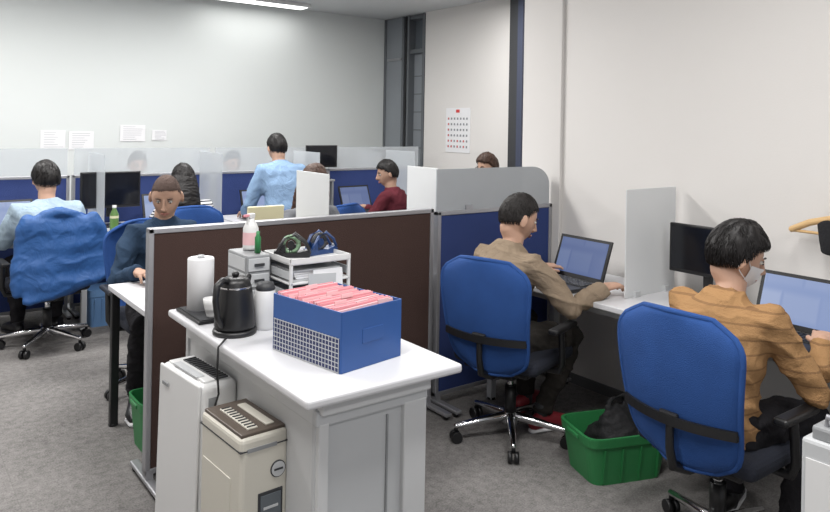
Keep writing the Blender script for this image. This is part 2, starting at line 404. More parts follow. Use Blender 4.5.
# ---------------------------------------------------------------- laptop / monitor
def laptop(scr):
    b=MB('laptop'); b.box((0,-.125,.012),(.37,.25,.02),M_black,bev=.005)
    b.box((0,-.09,.0235),(.33,.115,.003),M_dgrey)
    for r in range(5):
        for c in range(15): b.box((-.152+c*.0217,-.046-r*.0215,.027),(.018,.017,.004),M_black,bev=.0015,seg=1)
    b.box((0,-.2,.0235),(.10,.065,.002),M_dgrey)
    M=Matrix.Translation((0,.0,.022))@rotm((-20,0,0))
    for c,d,m in (((0,0,.118),(.37,.012,.236),M_black),((0,-.0068,.122),(.336,.002,.196),scr)):
        t=bmesh.new(); bmesh.ops.create_cube(t,size=1)
        for v in t.verts: v.co=V((v.co.x*d[0],v.co.y*d[1],v.co.z*d[2]))+V(c)
        b.merge(t,m,M)
    return b
L1=laptop(M_scr).finish((3.15,2.67,.735),-92)
L2=laptop(M_scr2).finish((3.13,1.46,.735),-90)
for (x,y,r) in ((.80,6.1,5),(1.98,6.12,0),(2.85,6.12,0)): inst(L2,(x,y,.735),r,'laptop')
inst(L1,(3.86,6.08,.735),5,'laptop')
inst(L2,(1.33,3.55,.735),180,'laptop')
inst(L1,(2.3,3.55,.735),180,'laptop')
def monitor(name='monitor'):
    b=MB(name); b.box((0,0,.30),(.46,.03,.29),M_black,bev=.006); b.box((0,-.0165,.305),(.43,.002,.255),mat('monitor_off',(20,22,28),.15))
    b.box((0,.03,.2),(.05,.03,.24),M_black,bev=.005); b.box((0,.02,.01),(.22,.17,.016),M_black,bev=.006); return b
m0=monitor().finish((1.53,6.12,.735),0)
inst(m0,(3.33,2.0,.735),-90,scale=.86); inst(m0,(3.55,6.27,1.045),0,scale=.76)
b=MB('monitor_riser'); b.box((3.55,6.28,1.035),(.24,.16,.02),M_grey,bev=.004)
for s in(-1,1): b.box((3.55+s*.1,6.28,.88),(.02,.14,.29),M_grey)
b.finish()
b=MB('computer_mouse'); b.ell((0,0,.014),(.03,.05,.018),M_black); b.box((0,.0,.004),(.05,.085,.008),M_black,bev=.003); b.finish((3.02,1.04,.735),-80)
# ---------------------------------------------------------------- counter
b=MB('storage_counter')
b.box((1.255,2.365,.812),(.57,1.19,.03),M_wtop,bev=.01,seg=3)
b.box((1.25,2.38,.772),(.40,1.12,.05),M_wbody,bev=.006)
b.box((1.065,2.40,.385),(.02,1.08,.77),M_wbody); b.box((1.425,2.40,.385),(.02,1.08,.77),M_wbody)
b.box((1.24,1.865,.385),(.39,.02,.77),M_wbody2,bev=.002); b.box((1.24,2.94,.385),(.39,.02,.77),M_wbody)
b.box((1.24,2.4,.04),(.39,1.06,.02),M_wbody)
b.box((1.055,2.4,.735),(.03,1.08,.05),M_wbody,bev=.006)
b.box((1.245,1.853,.735),(.41,.03,.05),M_wbody2,bev=.006)
b.box((1.40,1.856,.36),(.09,.04,.72),M_wbody,bev=.005); b.box((1.065,1.856,.36),(.035,.04,.72),M_wbody,bev=.005)
b.box((1.30,1.852,.36),(.006,.006,.66),M_grey)
for y in (2.1,2.4,2.7): b.box((1.436,y,.4),(.006,.004,.66),M_grey)
b.finish()
TZ=.8275
# ---------------------------------------------------------------- file box
b=MB('file_box'); W,D,H=.262,.35,.19
for c,d in (((0,0,.004),(W,D,.008)),((-W/2,0,H/2),(.005,D,H)),((W/2,0,H/2),(.005,D,H)),((0,-D/2,H/2),(W,.005,H)),((0,D/2,H/2),(W,.005,H))): b.box(c,d,M_boxblue,bev=.001)
for i in range(22): b.box((-W/2-.0035,-D/2+.008+i*.0158,.055),(.002,.0028,.108),M_lgrey)
for i in range(8): b.box((-W/2-.0035,0,.003+i*.0148),(.002,D-.012,.0028),M_lgrey)
b.box((-W/2-.0032,0,.055),(.0012,D-.01,.106),mat('navy_card',(22,36,84),.5))
b.box((0,-D/2-.0035,.10),(.09,.002,.045),M_boxblue,bev=.0008)
for i in range(26):
    y=-D/2+.018+i*.0125; h=.175+random.uniform(.0,.014)
    b.box((random.uniform(-.004,.004),y,.008+h/2),(W-.018,.0035 if i%2 else .007,h),M_pink if i%3 else M_pink2,rot=(random.uniform(-8,-4),random.uniform(-.8,.8),random.uniform(-1.2,1.2)))
    if i%3==0: b.box((random.choice((-.06,0,.06)),y-.006,.012+h),(.05,.003,.014),M_pink2,rot=(-6,0,0))
b.finish((1.258,2.10,TZ),10)
# ---------------------------------------------------------------- kettle
b=MB('electric_kettle')
b.lathe([(0,0),(.078,0),(.08,.01),(.076,.018),(.0,.018)],M_black)
b.lathe([(0,.02),(.07,.02),(.074,.03),(.071,.09),(.062,.15),(.054,.185),(.05,.195),(.035,.205),(.0,.208)],M_black,seg=36)
b.lathe([(.0585,.168),(.0595,.171),(.0585,.174)],M_chrome)
b.lathe([(0,.205),(.012,.206),(.014,.218),(.008,.224),(0,.225)],M_black)
b.loft([(-.04,.0,.150),(-.062,0,.172),(-.082,0,.192)],[.02,.016,.010],[.026,.018,.011],M_black,right=(0,1,0))
b.tube([(.045,0,.197),(.075,0,.205),(.105,0,.190),(.112,0,.14),(.10,0,.08),(.075,0,.045)],[.011,.012,.012,.011,.011,.011],M_black)
b.box((-.071,0,.10),(.006,.014,.08),M_grey,bev=.002)
b.finish((1.065,2.50,TZ),-150)
b=MB('power_cord')
pts=[(1.0,2.42,TZ+.008),(.985,2.40,TZ+.01),(.958,2.385,TZ-.005),(.955,2.385,.74),(.962,2.385,.66),(.93,2.385,.56),(.955,2.385,.45)]
b.tube(pts,.004,M_black,seg=6); b.finish()
b=MB('serving_tray'); b.box((0,0,.006),(.15,.26,.012),M_black,bev=.004); b.box((0,0,.013),(.13,.24,.004),M_dgrey); b.finish((1.065,2.79,TZ),0)
b=MB('paper_towel_roll'); b.lathe([(.018,.0),(.052,0),(.0525,.2),(.05,.205),(.02,.205),(.018,.2),(.018,0)],M_paper); b.lathe([(.0,.203),(.012,.203),(.014,.215),(0,.217)],M_lgrey); b.finish((1.065,2.85,TZ+.015))
for x,y in ((1.06,2.70),(1.105,2.62)):
    b=MB('teacup'); b.lathe([(0,0),(.022,0),(.024,.004),(.036,.05),(.038,.07),(.035,.07),(.03,.02),(0,.012)],M_white)
    b.tube([(.034,0,.06),(.055,0,.055),(.055,0,.025),(.03,0,.02)],.005,M_white,seg=8); b.finish((x,y,TZ+.016 if y>2.67 else TZ),-60)
b=MB('thermos_jug'); b.lathe([(0,0),(.043,0),(.045,.01),(.045,.11),(.036,.14),(.03,.15),(.0,.155)],M_white)
b.lathe([(.034,.142),(.036,.15),(.03,.17),(0,.175)],M_dgrey); b.tube([(.042,0,.12),(.07,0,.12),(.072,0,.05),(.042,0,.03)],.007,M_white); b.finish((1.185,2.50,TZ),-40)
b=MB('desk_drawer_unit'); b.box((0,0,.13),(.10,.19,.25),M_grey,bev=.006)
for i in range(4): b.box((0,-.096,.035+i*.061),(.088,.006,.05),M_lgrey,bev=.002); b.box((0,-.102,.035+i*.061),(.04,.008,.01),M_dgrey)
for i in range(4): b.box((-.051,0,.035+i*.061),(.003,.16,.05),M_lgrey)
b.finish((1.205,2.70,TZ))
b=MB('spray_bottle'); b.lathe([(0,0),(.03,0),(.031,.01),(.031,.085),(.022,.105),(.014,.115),(.014,.125),(0,.125)],M_white)
b.lathe([(.0315,.02),(.0315,.07)],M_pink2); b.box((0,0,.135),(.02,.035,.02),M_white,bev=.004); b.box((0,-.03,.138),(.012,.03,.01),M_pink,bev=.002); b.box((0,-.022,.118),(.008,.006,.03),M_white); b.finish((1.225,2.73,1.0855),-60)
b=MB('marker_bottle'); b.lathe([(0,0),(.012,0),(.012,.06),(.007,.07),(.007,.085),(0,.085)],M_green); b.finish((1.215,2.64,1.0855))
b=MB('desk_organizer')
for z in (.01,.085,.16,.235): b.box((0,0,z),(.264,.24,.008),M_white,bev=.002)
for s in (-1,1):
    for q in (-1,1): b.box((s*.127,q*.114,.122),(.012,.012,.24),M_white,bev=.002)
    for z in (.04,.115,.19): b.box((s*.127,0,z),(.004,.23,.03),M_lgrey)
b.box((0,.117,.12),(.26,.004,.22),M_lgrey)
for z,h in ((.014,.04),(.089,.03),(.164,.045)):
    for k in range(5): b.box((random.uniform(-.01,.01),-.005+random.uniform(-.01,.01),z+h*(k+.5)/5),(.205,.2,h/5*.8),M_paper if k%4 else M_lgrey,rot=(0,0,random.uniform(-3,3)))
b.box((.03,-.124,.12),(.13,.003,.17),M_paper,rot=(-4,0,0)); b.box((-.0,-.127,.11),(.12,.003,.16),M_lgrey,rot=(-3,3,0))
b.box((0,-.118,.245),(.264,.006,.02),M_white); b.box((0,.118,.245),(.264,.006,.02),M_white)
for s in (-1,1): b.box((s*.129,0,.245),(.006,.24,.02),M_white)
b.finish((1.395,2.57,TZ))
def tape(name,m1,m2,loc,rz):
    b=MB(name)
    t=b.poly([(-.07,0),(.07,0),(.075,.02),(.06,.028),(.035,.022),(.02,.018),(-.03,.018),(-.05,.03),(-.07,.025)],.045,m1); b.merge(t,m1)
    b.box((.0,0,.03),(.03,.01,.04),m1)
    b.tube([(.03*math.cos(a)-.005,0,.05+.03*math.sin(a)) for a in [i*math.pi/10 for i in range(21)]],.009,m2,seg=8,caps=False)
    b.cyl((-.005,-.012,.05),(-.005,.012,.05),.014,m1); b.box((.07,0,.03),(.004,.03,.012),M_chrome)
    for s in(-1,1): b.box((-.04,s*.016,.03),(.03,.004,.04),m1)
    for s in(-1,1): b.tube([(-.055,s*.022,.03),(-.03,s*.024,.075),(.01,s*.024,.09),(.05,s*.022,.06),(.068,s*.018,.03)],.006,m1,seg=8)
    b.finish(loc,rz)
tape('tape_dispenser',M_black,mat('clear_green_tape',(120,150,120),.3),(1.335,2.58,TZ+.2395),-30)
tape('tape_dispenser',mat('blue_plastic',(28,58,106),.35),M_dgrey,(1.465,2.585,TZ+.2395),10)
# ---------------------------------------------------------------- purifiers
b=MB('air_purifier')
b.box((0,0,.35),(.15,.35,.66),M_white,bev=.022,seg=4,taper=(.92,1)); b.box((0,0,.02),(.14,.32,.04),M_lgrey,bev=.005)
b.box((-.078,0,.36),(.012,.335,.64),M_white,bev=.006,seg=3,rot=(0,1.2,0))
b.box((.0,.0,.682),(.10,.30,.012),M_white,bev=.004)
b.box((.015,-.02,.689),(.05,.27,.006),M_dgrey,bev=.002)
for i in range(12): b.box((.015,-.14+i*.022,.693),(.045,.004,.004),M_black)
b.box((-.04,0,.689),(.03,.2,.004),M_lgrey); b.box((-.0835,.10,.62),(.004,.05,.012),M_grey)
b.box((.02,-.176,.45),(.07,.004,.16),M_lgrey,bev=.002)
b.box((-.03,-.1765,.62),(.03,.004,.03),M_grey)
b.finish((.972,2.605,0),5)
b=MB('humidifier')
b.box((0,0,.325),(.165,.29,.63),M_beige,bev=.016,seg=3); b.box((0,0,.01),(.15,.27,.02),M_dgrey)
b.box((0,0,.642),(.15,.27,.012),mat('brown_panel',(84,74,66),.4),bev=.003)
b.box((-.025,-.01,.650),(.035,.2,.006),M_beige,bev=.002); b.box((.035,-.01,.650),(.03,.2,.006),M_beige,bev=.002)
for i in range(10): b.box((-.025,-.1+i*.02,.654),(.03,.004,.004),M_dgrey)
b.cyl((.045,-.144,.52),(.045,-.149,.52),.026,M_dgrey,seg=28); b.cyl((.045,-.148,.52),(.045,-.1505,.52),.023,M_lgrey,seg=28); b.box((.045,-.151,.52),(.03,.002,.006),M_dgrey)
b.box((.02,-.146,.38),(.085,.004,.16),M_dgrey,bev=.002); b.box((.02,-.149,.38),(.07,.003,.14),M_glass)
for k in range(3): b.box((.02,-.1505,.33+k*.04),(.05,.002,.008),M_lgrey)
b.box((-.01,-.146,.6),(.1,.003,.012),M_grey); b.box((0,0,.60),(.168,.293,.004),M_dgrey)
b.box((-.083,.02,.30),(.003,.2,.4),M_beige,bev=.001)
b.finish((.970,2.19,0),3)
# ---------------------------------------------------------------- baskets & bins
def basket(name,w_,d_,h,m,ribs=True,ex=.3):
    b=MB(name); t=bmesh.new()
    def ring(k,z): 
        out=[]
        for i in range(36):
            a=2*math.pi*i/36; cx,sy=math.cos(a),math.sin(a)
            cx=math.copysign(abs(cx)**ex,cx); sy=math.copysign(abs(sy)**ex,sy)
            out.append(t.verts.new((w_/2*k*cx,d_/2*k*sy,z)))
        return out
    R=[ring(.86,0),ring(.985,h*.82),ring(1.03,h*.84),ring(1.05,h),ring(1.05,h+.008),ring(.985,h+.008),ring(.83,.008)]
    t.faces.new(R[0][::-1])
    for A,B in zip(R,R[1:]):
        for i in range(36): t.faces.new((A[i],A[(i+1)%36],B[(i+1)%36],B[i]))
    t.faces.new(R[-1])
    b.merge(t,m,None,False)
    if ribs:
        for s in (-1,1):
            for i in range(4): b.box((-w_*.33+i*w_*.22,s*(d_/2*.925),h*.42),(.006,.012,h*.74),m,rot=(-s*7,0,0))
            b.box((s*w_/2*1.04,0,h*.93),(.012,.10,.02),m,bev=.004)
    return b
b=basket('storage_basket',.42,.30,.21,M_green); b.finish((2.80,2.13,0),-20)
bb=MB('black_bag'); bb.loft([(0,-.08,.1),(0,0,.15),(0,.08,.1)],[.11,.13,.11],[.07,.12,.07],M_black); bb.tube([(-.08,0,.22),(-.05,0,.30),(.05,0,.30),(.08,0,.22)],.01,M_black)
o=remesh(bb,.012,3,mat('bag_black',(24,24,27),.8,bump=.4,bscale=60),amp=.02,amp2=.006); o.location=(2.83,2.14,.03)
basket('storage_basket',.28,.24,.24,M_green).finish((1.17,3.60,0))
basket('waste_bin',.24,.24,.28,mat('pale_blue_plastic',(110,150,196),.4)).finish((1.45,6.0,0))
basket('storage_basket',.24,.24,.26,M_green).finish((1.78,6.08,0))
b=MB('drink_bottle'); b.lathe([(0,0),(.03,0),(.032,.01),(.032,.13),(.014,.17),(.014,.185),(0,.185)],mat('green_tea_label',(96,130,70),.3)); b.lathe([(.016,.18),(.016,.2),(0,.2)],M_white); b.lathe([(.0325,.1),(.0325,.12)],M_cream); b.finish((1.50,5.88,.735))
b=MB('document_stand'); b.box((0,0,.22),(.2,.02,.43),M_cream,bev=.004,rot=(6,0,0)); b.box((0,.02,.01),(.2,.12,.02),M_cream,bev=.004); b.finish((1.62,3.45,.735))
b=MB('coat_hanger')
b.tube([(0,-.20,-.075),(0,-.12,-.035),(0,0,.0),(0,.12,-.035),(0,.20,-.075)],[.015,.016,.016,.016,.015],M_wood)
b.tube([(0,-.19,-.08),(0,.19,-.08)],.007,M_wood)
b.tube([(0,0,0),(0,0,.03),(0,.02,.05),(0,.015,.075),(0,-.012,.075)],.0035,M_chrome,seg=8)
b.cyl((.095,0,.062),(-.01,0,.068),.006,M_chrome)
b.loft([(0,.05,-.03),(0,0.02,-.10),(0,.02,-.16)],[.02,.02,.015],[.04,.06,.05],mat('black_cloth',(26,26,30),.9,bump=.4),right=(1,0,0))
b.finish((3.435,1.43,1.22))
b=MB('rolling_file_cart')
b.box((0,0,.42),(.20,.26,.70),M_lgrey,bev=.01); b.box((-.102,0,.60),(.004,.23,.24),M_white,bev=.001)
b.box((0,0,.785),(.17,.22,.04),M_grey,bev=.008); b.tube([(-.06,-.08,.8),(-.06,-.08,.83),(-.06,.08,.83),(-.06,.08,.8)],.008,M_alu)
for i in range(6):
    for j in range(6): b.ell((-.103,-.09+j*.036,.12+i*.055+(j%2)*.02),(.003,.012,.012),M_pink if (i+j)%2 else M_pink2,seg=8)
b.box((0,.132,.6),(.1,.006,.1),M_dgrey,bev=.002)
for x in(-.07,.07):
    for y in(-.1,.1): b.cyl((x-.01,y,.03),(x+.01,y,.03),.03,M_black); b.box((x,y,.06),(.02,.02,.03),M_black)
b.finish((2.13,.80,0))
# ---------------------------------------------------------------- people
def ik(A,T,a,b_,pole):
    d=T-A; L=min(d.length,(a+b_)*.995); n=d.normalized(); T=A+n*L
    x=(a*a-b_*b_+L*L)/(2*L); h=math.sqrt(max(a*a-x*x,0)); p=pole-n*pole.dot(n); p.normalize()
    return A+n*x+p*h,T
def headpt(d):
    x,y,z=d
    p=V((.076*x,.096*y,.118*z))
    if z<0:
        k=-z; p.x*=1-.26*k**1.6
        if y<0: p.y*=1-.38*k**1.1
        else: p.y+= .010*k
    if y>.3: p.y=p.y-.006*max(0,(y-.7))/.3*(1 if abs(z)<.5 else 0)
    for s in (-1,1):
        g=math.exp(-(((p.x-s*.031)/.016)**2+((p.z-.008)/.013)**2))
        if y>0: p.y-=.009*g
    if y>0:
        p.y+=.004*math.exp(-((p.z-.035)/.012)**2)*max(0,1-abs(p.x)/.055)
        p.y+=.004*math.exp(-((p.z+.06)/.016)**2)*max(0,1-abs(p.x)/.035)
        p.y+=.006*math.exp(-((p.z+.1)/.016)**2)*max(0,1-abs(p.x)/.035)
    return p
def sph(nu,nv):
    pts=[]
    for j in range(nv+1):
        ph=math.pi*j/nv; pts.append([V((math.sin(ph)*math.cos(2*math.pi*i/nu),math.sin(ph)*math.sin(2*math.pi*i/nu),math.cos(ph))) for i in range(nu)])
    return pts
def gridmesh(b,rows,m,M=None,wrap=True):
    t=bmesh.new(); R=[[t.verts.new(p) for p in r] for r in rows]
    n=len(R[0])
    for A,B in zip(R,R[1:]):
        for i in range(n if wrap else n-1): t.faces.new((A[i],B[i],B[(i+1)%n],A[(i+1)%n]))
    if wrap: t.faces.new(R[0]); t.faces.new(R[-1][::-1])
    bmesh.ops.remove_doubles(t,verts=t.verts,dist=1e-5)
    b.merge(t,m,M,True)
def smooth01(x): x=max(0,min(1,x)); return x*x*(3-2*x)
def hairline(y,up=0):
    if y<-.2: r=-.46+(y+1)*.25
    elif y<.05: r=-.26+(y+.2)*1.2
    elif y<.35: r=.04+(y-.05)*1.2
    else: r=.40+(y-.35)*.35
    return r+up
def strands(b,n,thick,length,m,M,seed,up=0):
    R=random.Random(seed); t=bmesh.new(); crown=V((.1,-.35,.95)).normalized(); made=0
    while made<n:
        d=V((R.gauss(0,1),R.gauss(0,1),R.gauss(0,1))).normalized()
        margin=d.z-hairline(d.y,up)
        if margin<.04: continue
        made+=1
        fl=(d-crown)-d*((d-crown).dot(d)); 
        if fl.length<.05: fl=V((R.uniform(-1,1),R.uniform(-1,1),0)); fl-=d*fl.dot(d)
        fl.normalize(); side=d.cross(fl); wob=R.uniform(-.35,.35); fl=(fl+side*wob).normalized()
        Ls=min(length*R.uniform(.6,1.2),.012+margin*.1); lift=R.uniform(.1,1)*thick*.45; wd=R.uniform(.0016,.0034)
        rings=[]
        for k in range(5):
            q=k/4; dd=(d+fl*Ls*q/.1).normalized()
            n_=V((dd.x/.8,dd.y,dd.z/1.1)).normalized()
            p=headpt(dd)+n_*(thick*(.75+.25*max(0,dd.z))+lift*math.sin(q*math.pi*.8)-(.45*thick*q*q))
            sd=side*wd*(1-q*.85)
            rings.append([t.verts.new(p+sd),t.verts.new(p+n_*wd*.7*(1-q*.8)),t.verts.new(p-sd)])
        for A,B in zip(rings,rings[1:]):
            for i in range(3): t.faces.new((A[i],A[(i+1)%3],B[(i+1)%3],B[i]))
    b.merge(t,m,M,True)
def person(name,loc,yaw,shirt,pants,hair=M_hair,skin=M_skin,lean=12,hands=None,feet=None,hyaw=0,hpitch=10,hipz=.545,style='short',fine=False,shoe=None,mask=False,glasses=False,standing=False,size=1.0,seed=0,collar=True,belly=0,hs=1.0):
    root=bpy.data.objects.new(name,None); root.empty_display_size=.1
    sc.collection.objects.link(root)
    vox=.008 if fine else .017
    p=V((0,0,hipz)); pts=[(0,p.copy())]; st=.02; s=0
    while s<.56:
        a=math.radians(lean*(.45+1.6*s/.5)); p=p+V((0,math.sin(a),math.cos(a)))*st; s+=st; pts.append((s,p.copy()))
    def S(q):
        if q<0: return V((0,0,hipz+q))
        i=min(int(q/st),len(pts)-2); return pts[i][1].lerp(pts[i+1][1],(q-pts[i][0])/st)
    b=MB('shirt')
    sec=[(-.07,.160,.115),(-.02,.175,.128),(.06,.168,.124+belly),(.14,.160,.118+belly),(.24,.170,.120),(.33,.182,.116),(.385,.160,.098),(.425,.105,.078),(.455,.068,.064)]
    b.loft([S(q[0]) for q in sec],[q[1]*size for q in sec],[q[2]*size for q in sec],M_white,seg=24,caps=False,power=.9)
    hands=hands or [(-.16,.42,.78),(.16,.42,.78)]
    wr=[]
    for sd,h in zip((-1,1),hands):
        A=S(.372)+V((sd*.162*size,0,0)); T=V(h)
        pole=V((sd*.55,-.35,-1)); E,W=ik(A,T,.285,.25,pole)
        st_=S(.36)+V((sd*.09,0,0))
        b.tube([st_,A,A.lerp(E,.3),A.lerp(E,.75),E,E.lerp(W,.3),E.lerp(W,.7),W-(W-E).normalized()*.012],[.07*size,.066*size,.06*size,.053*size,.049*size,.048*size,.041*size,.036*size],M_white,seg=14,caps=False)
        b.ell(E,(.047,.047,.047),M_white)
        if fine: b.tube([W-(W-E).normalized()*.04,W-(W-E).normalized()*.008],[.040*size,.039*size],M_white,seg=14,caps=False)
        wr.append((sd,E,W))
    if collar: b.loft([S(.44),S(.47)+V((0,-.006,0))],[.071,.064],[.07,.063],M_white,caps=False)
    o=remesh(b,vox,4 if fine else 2,shirt,amp=.014,freq=8,amp2=.008 if fine else .004,freq2=13,seed=seed); o.parent=root
    b=MB('trousers')
    b.loft([V((0,-.01,hipz-.10)),V((0,-.0,hipz-.05)),V((0,0,hipz+.03)),V((0,.0,hipz+.08))],[.15*size,.172*size,.165*size,.15*size],[.11,.122,.116,.10],M_white,seg=24,caps=False)
    feet=feet or [(-.12,.40,.0),(.12,.40,.0)]
    fts=[]
    for sd,f in zip((-1,1),feet):
        A=V((sd*.09,0.01,hipz-.03)); T=V(f)+V((0,0,.09))
        K,W=ik(A,T,.42,.42,V((sd*.25,1,.9 if not standing else .0)))
        b.tube([A,A.lerp(K,.35),A.lerp(K,.75),K,K.lerp(W,.25),K.lerp(W,.65),W],[.09*size,.088*size,.075*size,.067*size,.064*size,.057,.054],M_white,seg=14,caps=False)
        b.ell(K,(.066,.066,.066),M_white); fts.append((sd,W,K))
    o=remesh(b,vox,4 if fine else 2,pants,amp=.012,freq=9,amp2=.007,freq2=14,seed=seed+5); o.parent=root
    b=MB('shoes'); shoe=shoe or M_black
    for sd,W,K in fts:
        dx=sd*.05; x,y=W.x,W.y; z0=W.z-.09
        b.loft([(x,y-.06,z0+.045),(x,y-.02,z0+.055),(x+dx*.5,y+.06,z0+.05),(x+dx,y+.13,z0+.038),(x+dx*1.2,y+.18,z0+.03)],[.03,.038,.042,.045,.03],[.035,.048,.042,.03,.02],shoe,right=(1,0,0),seg=14)
        b.loft([(x,y-.075,z0+.012),(x,y-.02,z0+.012),(x+dx*.5,y+.06,z0+.012),(x+dx,y+.13,z0+.012),(x+dx*1.3,y+.2,z0+.012)],[.025,.04,.042,.048,.03],[.012]*5,M_paper if fine else M_black,right=(1,0,0),seg=14)
        b.tube([W+V((0,0,-.05)),W+V((0,0,.03))],[.036,.04],M_dgrey)
    b.finish(parent=root)
    for sd,E,W in wr:
        b=MB('hand_left' if sd<0 else 'hand_right')
        d=(W-E).normalized(); d2=V((d.x,d.y,d.z*.25)).normalized()
        up=V((0,0,1)); xr=d2.cross(up).normalized(); up2=xr.cross(d2)
        M=Matrix((xr,d2,up2)).transposed().to_4x4(); M.translation=W
        f=lambda q:M@V(q)
        ts=-sd
        b.tube([W-d*.05,W-d*.01,f((0,.012,0))],[.028,.027,.026],skin,seg=12)
        b.loft([f((0,-.005,0)),f((0,.03,0)),f((0,.065,0)),f((0,.088,-.002))],[.027,.038,.042,.038],[.02,.018,.015,.012],skin,right=xr,seg=16)
        for k,(fx,fl,fy) in enumerate(((.031,.070,.082),(.0105,.078,.088),(-.0105,.072,.084),(-.031,.056,.074))):
            ang=0; q=V((fx*ts,fy-.014,-.001)); ps=[f(q)]; sp=math.radians(-(k-1.5)*3.5)*ts
            rr=[.0092]
            for L_,cu in ((.45+.014/fl,12+2*k),(.3,30),(.25,24)):
                ang+=math.radians(cu); dv=V((math.sin(sp),math.cos(ang),-math.sin(ang)))
                q=q+dv.normalized()*L_*fl; ps.append(f(q)); rr.append(rr[-1]*.92)
            b.tube(ps,rr,skin,seg=10)
            for pp,r_ in zip(ps[1:3],rr[1:3]): b.ell(pp,(r_*1.06,)*3,skin,seg=10)
        ps=[f((ts*.018,.012,-.006)),f((ts*.040,.036,-.012)),f((ts*.052,.062,-.018)),f((ts*.054,.086,-.024))]
        b.tube(ps,[.014,.012,.0102,.0088],skin,seg=10)
        if fine:
            o=remesh(b,.0028,2,skin); o.parent=root
        else: b.finish(parent=root)
    hc=S(.47)+V((0,.035,.125))
    HM=Matrix.Translation(hc)@Matrix.Rotation(math.radians(hyaw),4,'Z')@Matrix.Rotation(math.radians(-hpitch),4,'X')@Matrix.Scale(hs,4)
    b=MB('head_skin')
    gridmesh(b,[[headpt(d) for d in r] for r in sph(40,30)],skin,HM)
    def hl(q): return HM@V(q)
    b.tube([hl((0,.094,.022)),hl((0,.103,-.005)),hl((0,.114,-.026)),hl((0,.100,-.036))],[.007,.009,.0125,.009],skin)
    for s in (-1,1):
        b.ell(hl((s*.011,.101,-.030)),(.009,.009,.008),skin)
        t=bmesh.new(); bmesh.ops.create_uvsphere(t,u_segments=14,v_segments=10,radius=1)
        b.merge(t,skin,HM@Matrix.Translation((s*.082,-.006,-.010))@rotm((8,0,s*-28))@Matrix.Diagonal((.009,.021,.034,1)),True)
    b.tube([S(.40),S(.44),S(.47)+V((0,.006,.02)),hl((0,-.018,-.06))],[.058,.056,.056,.058],skin,seg=18)
    o=remesh(b,.0055 if fine else .009,2,skin); o.parent=root; o.name='head'
    b=MB('face')
    for s in (-1,1):
        b.ell(hl((s*.031,.0785,.008)),(.0115,.0105,.0075),M_eye,seg=12); b.ell(hl((s*.031,.0885,.006)),(.0045,.002,.0045),M_iris,seg=10)
        b.tube([hl((s*.018,.0915,.026)),hl((s*.032,.0895,.030)),hl((s*.046,.080,.026))],[.003,.004,.002],hair if style!='bald' else M_hairb,seg=6)
        b.tube([hl((s*.019,.0865,.0135)),hl((s*.031,.089,.0165)),hl((s*.043,.082,.0125))],[.0015,.002,.0015],M_hair,seg=6)
    b.tube([hl((-.023,.089,-.061)),hl((-.008,.0985,-.057)),hl((.008,.0985,-.057)),hl((.023,.089,-.061))],[.0025,.0045,.0045,.0025],M_lip,seg=8)
    b.tube([hl((-.020,.089,-.064)),hl((0,.098,-.067)),hl((.020,.089,-.064))],[.0025,.005,.0025],M_lip,seg=8)
    if glasses:
        for s in (-1,1):
            b.tube([hl((s*.033+.021*math.cos(a),.104-abs(s*.033+.021*math.cos(a))*.15,.006+.016*math.sin(a))) for a in [i*math.pi/8 for i in range(17)]],.0018,M_black,seg=6,caps=False)
            b.tube([hl((s*.054,.096,.01)),hl((s*.080,.05,.012)),hl((s*.083,-.01,.008))],.0018,M_black,seg=6)
        b.tube([hl((-.012,.104,.01)),hl((.012,.104,.01))],.0018,M_black,seg=6)
    b.finish(parent=root)
    if mask:
        b=MB('face_mask'); rows=[]
        for j in range(13):
            z=-.02-.70*j/12
            row=[]
            for i in range(21):
                az=math.radians(-70+140*i/20); zz=z-.08; c=math.sqrt(max(0,1-min(1,zz*zz)))
                q=headpt((c*math.sin(az),c*math.cos(az),zz)); 
                n=V((math.sin(az),math.cos(az),0)); e=.006+.018*math.exp(-(math.sin(az)/.22)**2)*(1-j/16)
                row.append(q+n*e)
            rows.append(row)
        gridmesh(b,rows,M_paper,HM,wrap=False)
        for s in(-1,1): 
            b.tube([hl((s*.070,.040,-.025)),hl((s*.084,.01,.012)),hl((s*.088,-.015,.01))],.0018,M_paper,seg=6); b.tube([hl((s*.064,.04,-.07)),hl((s*.082,.0,-.045)),hl((s*.088,-.018,-.02))],.0018,M_paper,seg=6)
        b.finish(parent=root)
    b=MB('hair'); rows=[]
    thick={'short':.012,'buzz':.008,'fluffy':.020,'bald':.0022,'long':.016}[style]
    hup={'buzz':.06,'bald':.03}.get(style,0)
    for r in sph(90,64):
        row=[]
        for d in r:
            th=hairline(d.y,hup)
            k=smooth01((d.z-th)/.14+.5+ (0 if style=='bald' else .3*noise.noise(V((d.x*11,d.y*11,seed)))))
            p=headpt(d); n=V((d.x/.8,d.y,d.z/1.1)).normalized()
            cl=noise.noise(V((d.x*3+seed,d.y*3,d.z*2.2)))*.6+noise.noise(V((d.x*9+seed,d.y*9,d.z*4)))*.3
            tt=thick*(.9+(.0 if style=='bald' else .45)*cl)*(1+.35*max(0,d.z))
            p=p+n*(k*tt-(1-k)*.010); row.append(p)
        rows.append(row)
    gridmesh(b,rows,hair,HM)
    ln={'fluffy':.045,'buzz':.02,'bald':.008}.get(style,.034)
    strands(b,2600 if fine else 700,thick if style!='bald' else .002,ln,hair,HM,seed,hup)
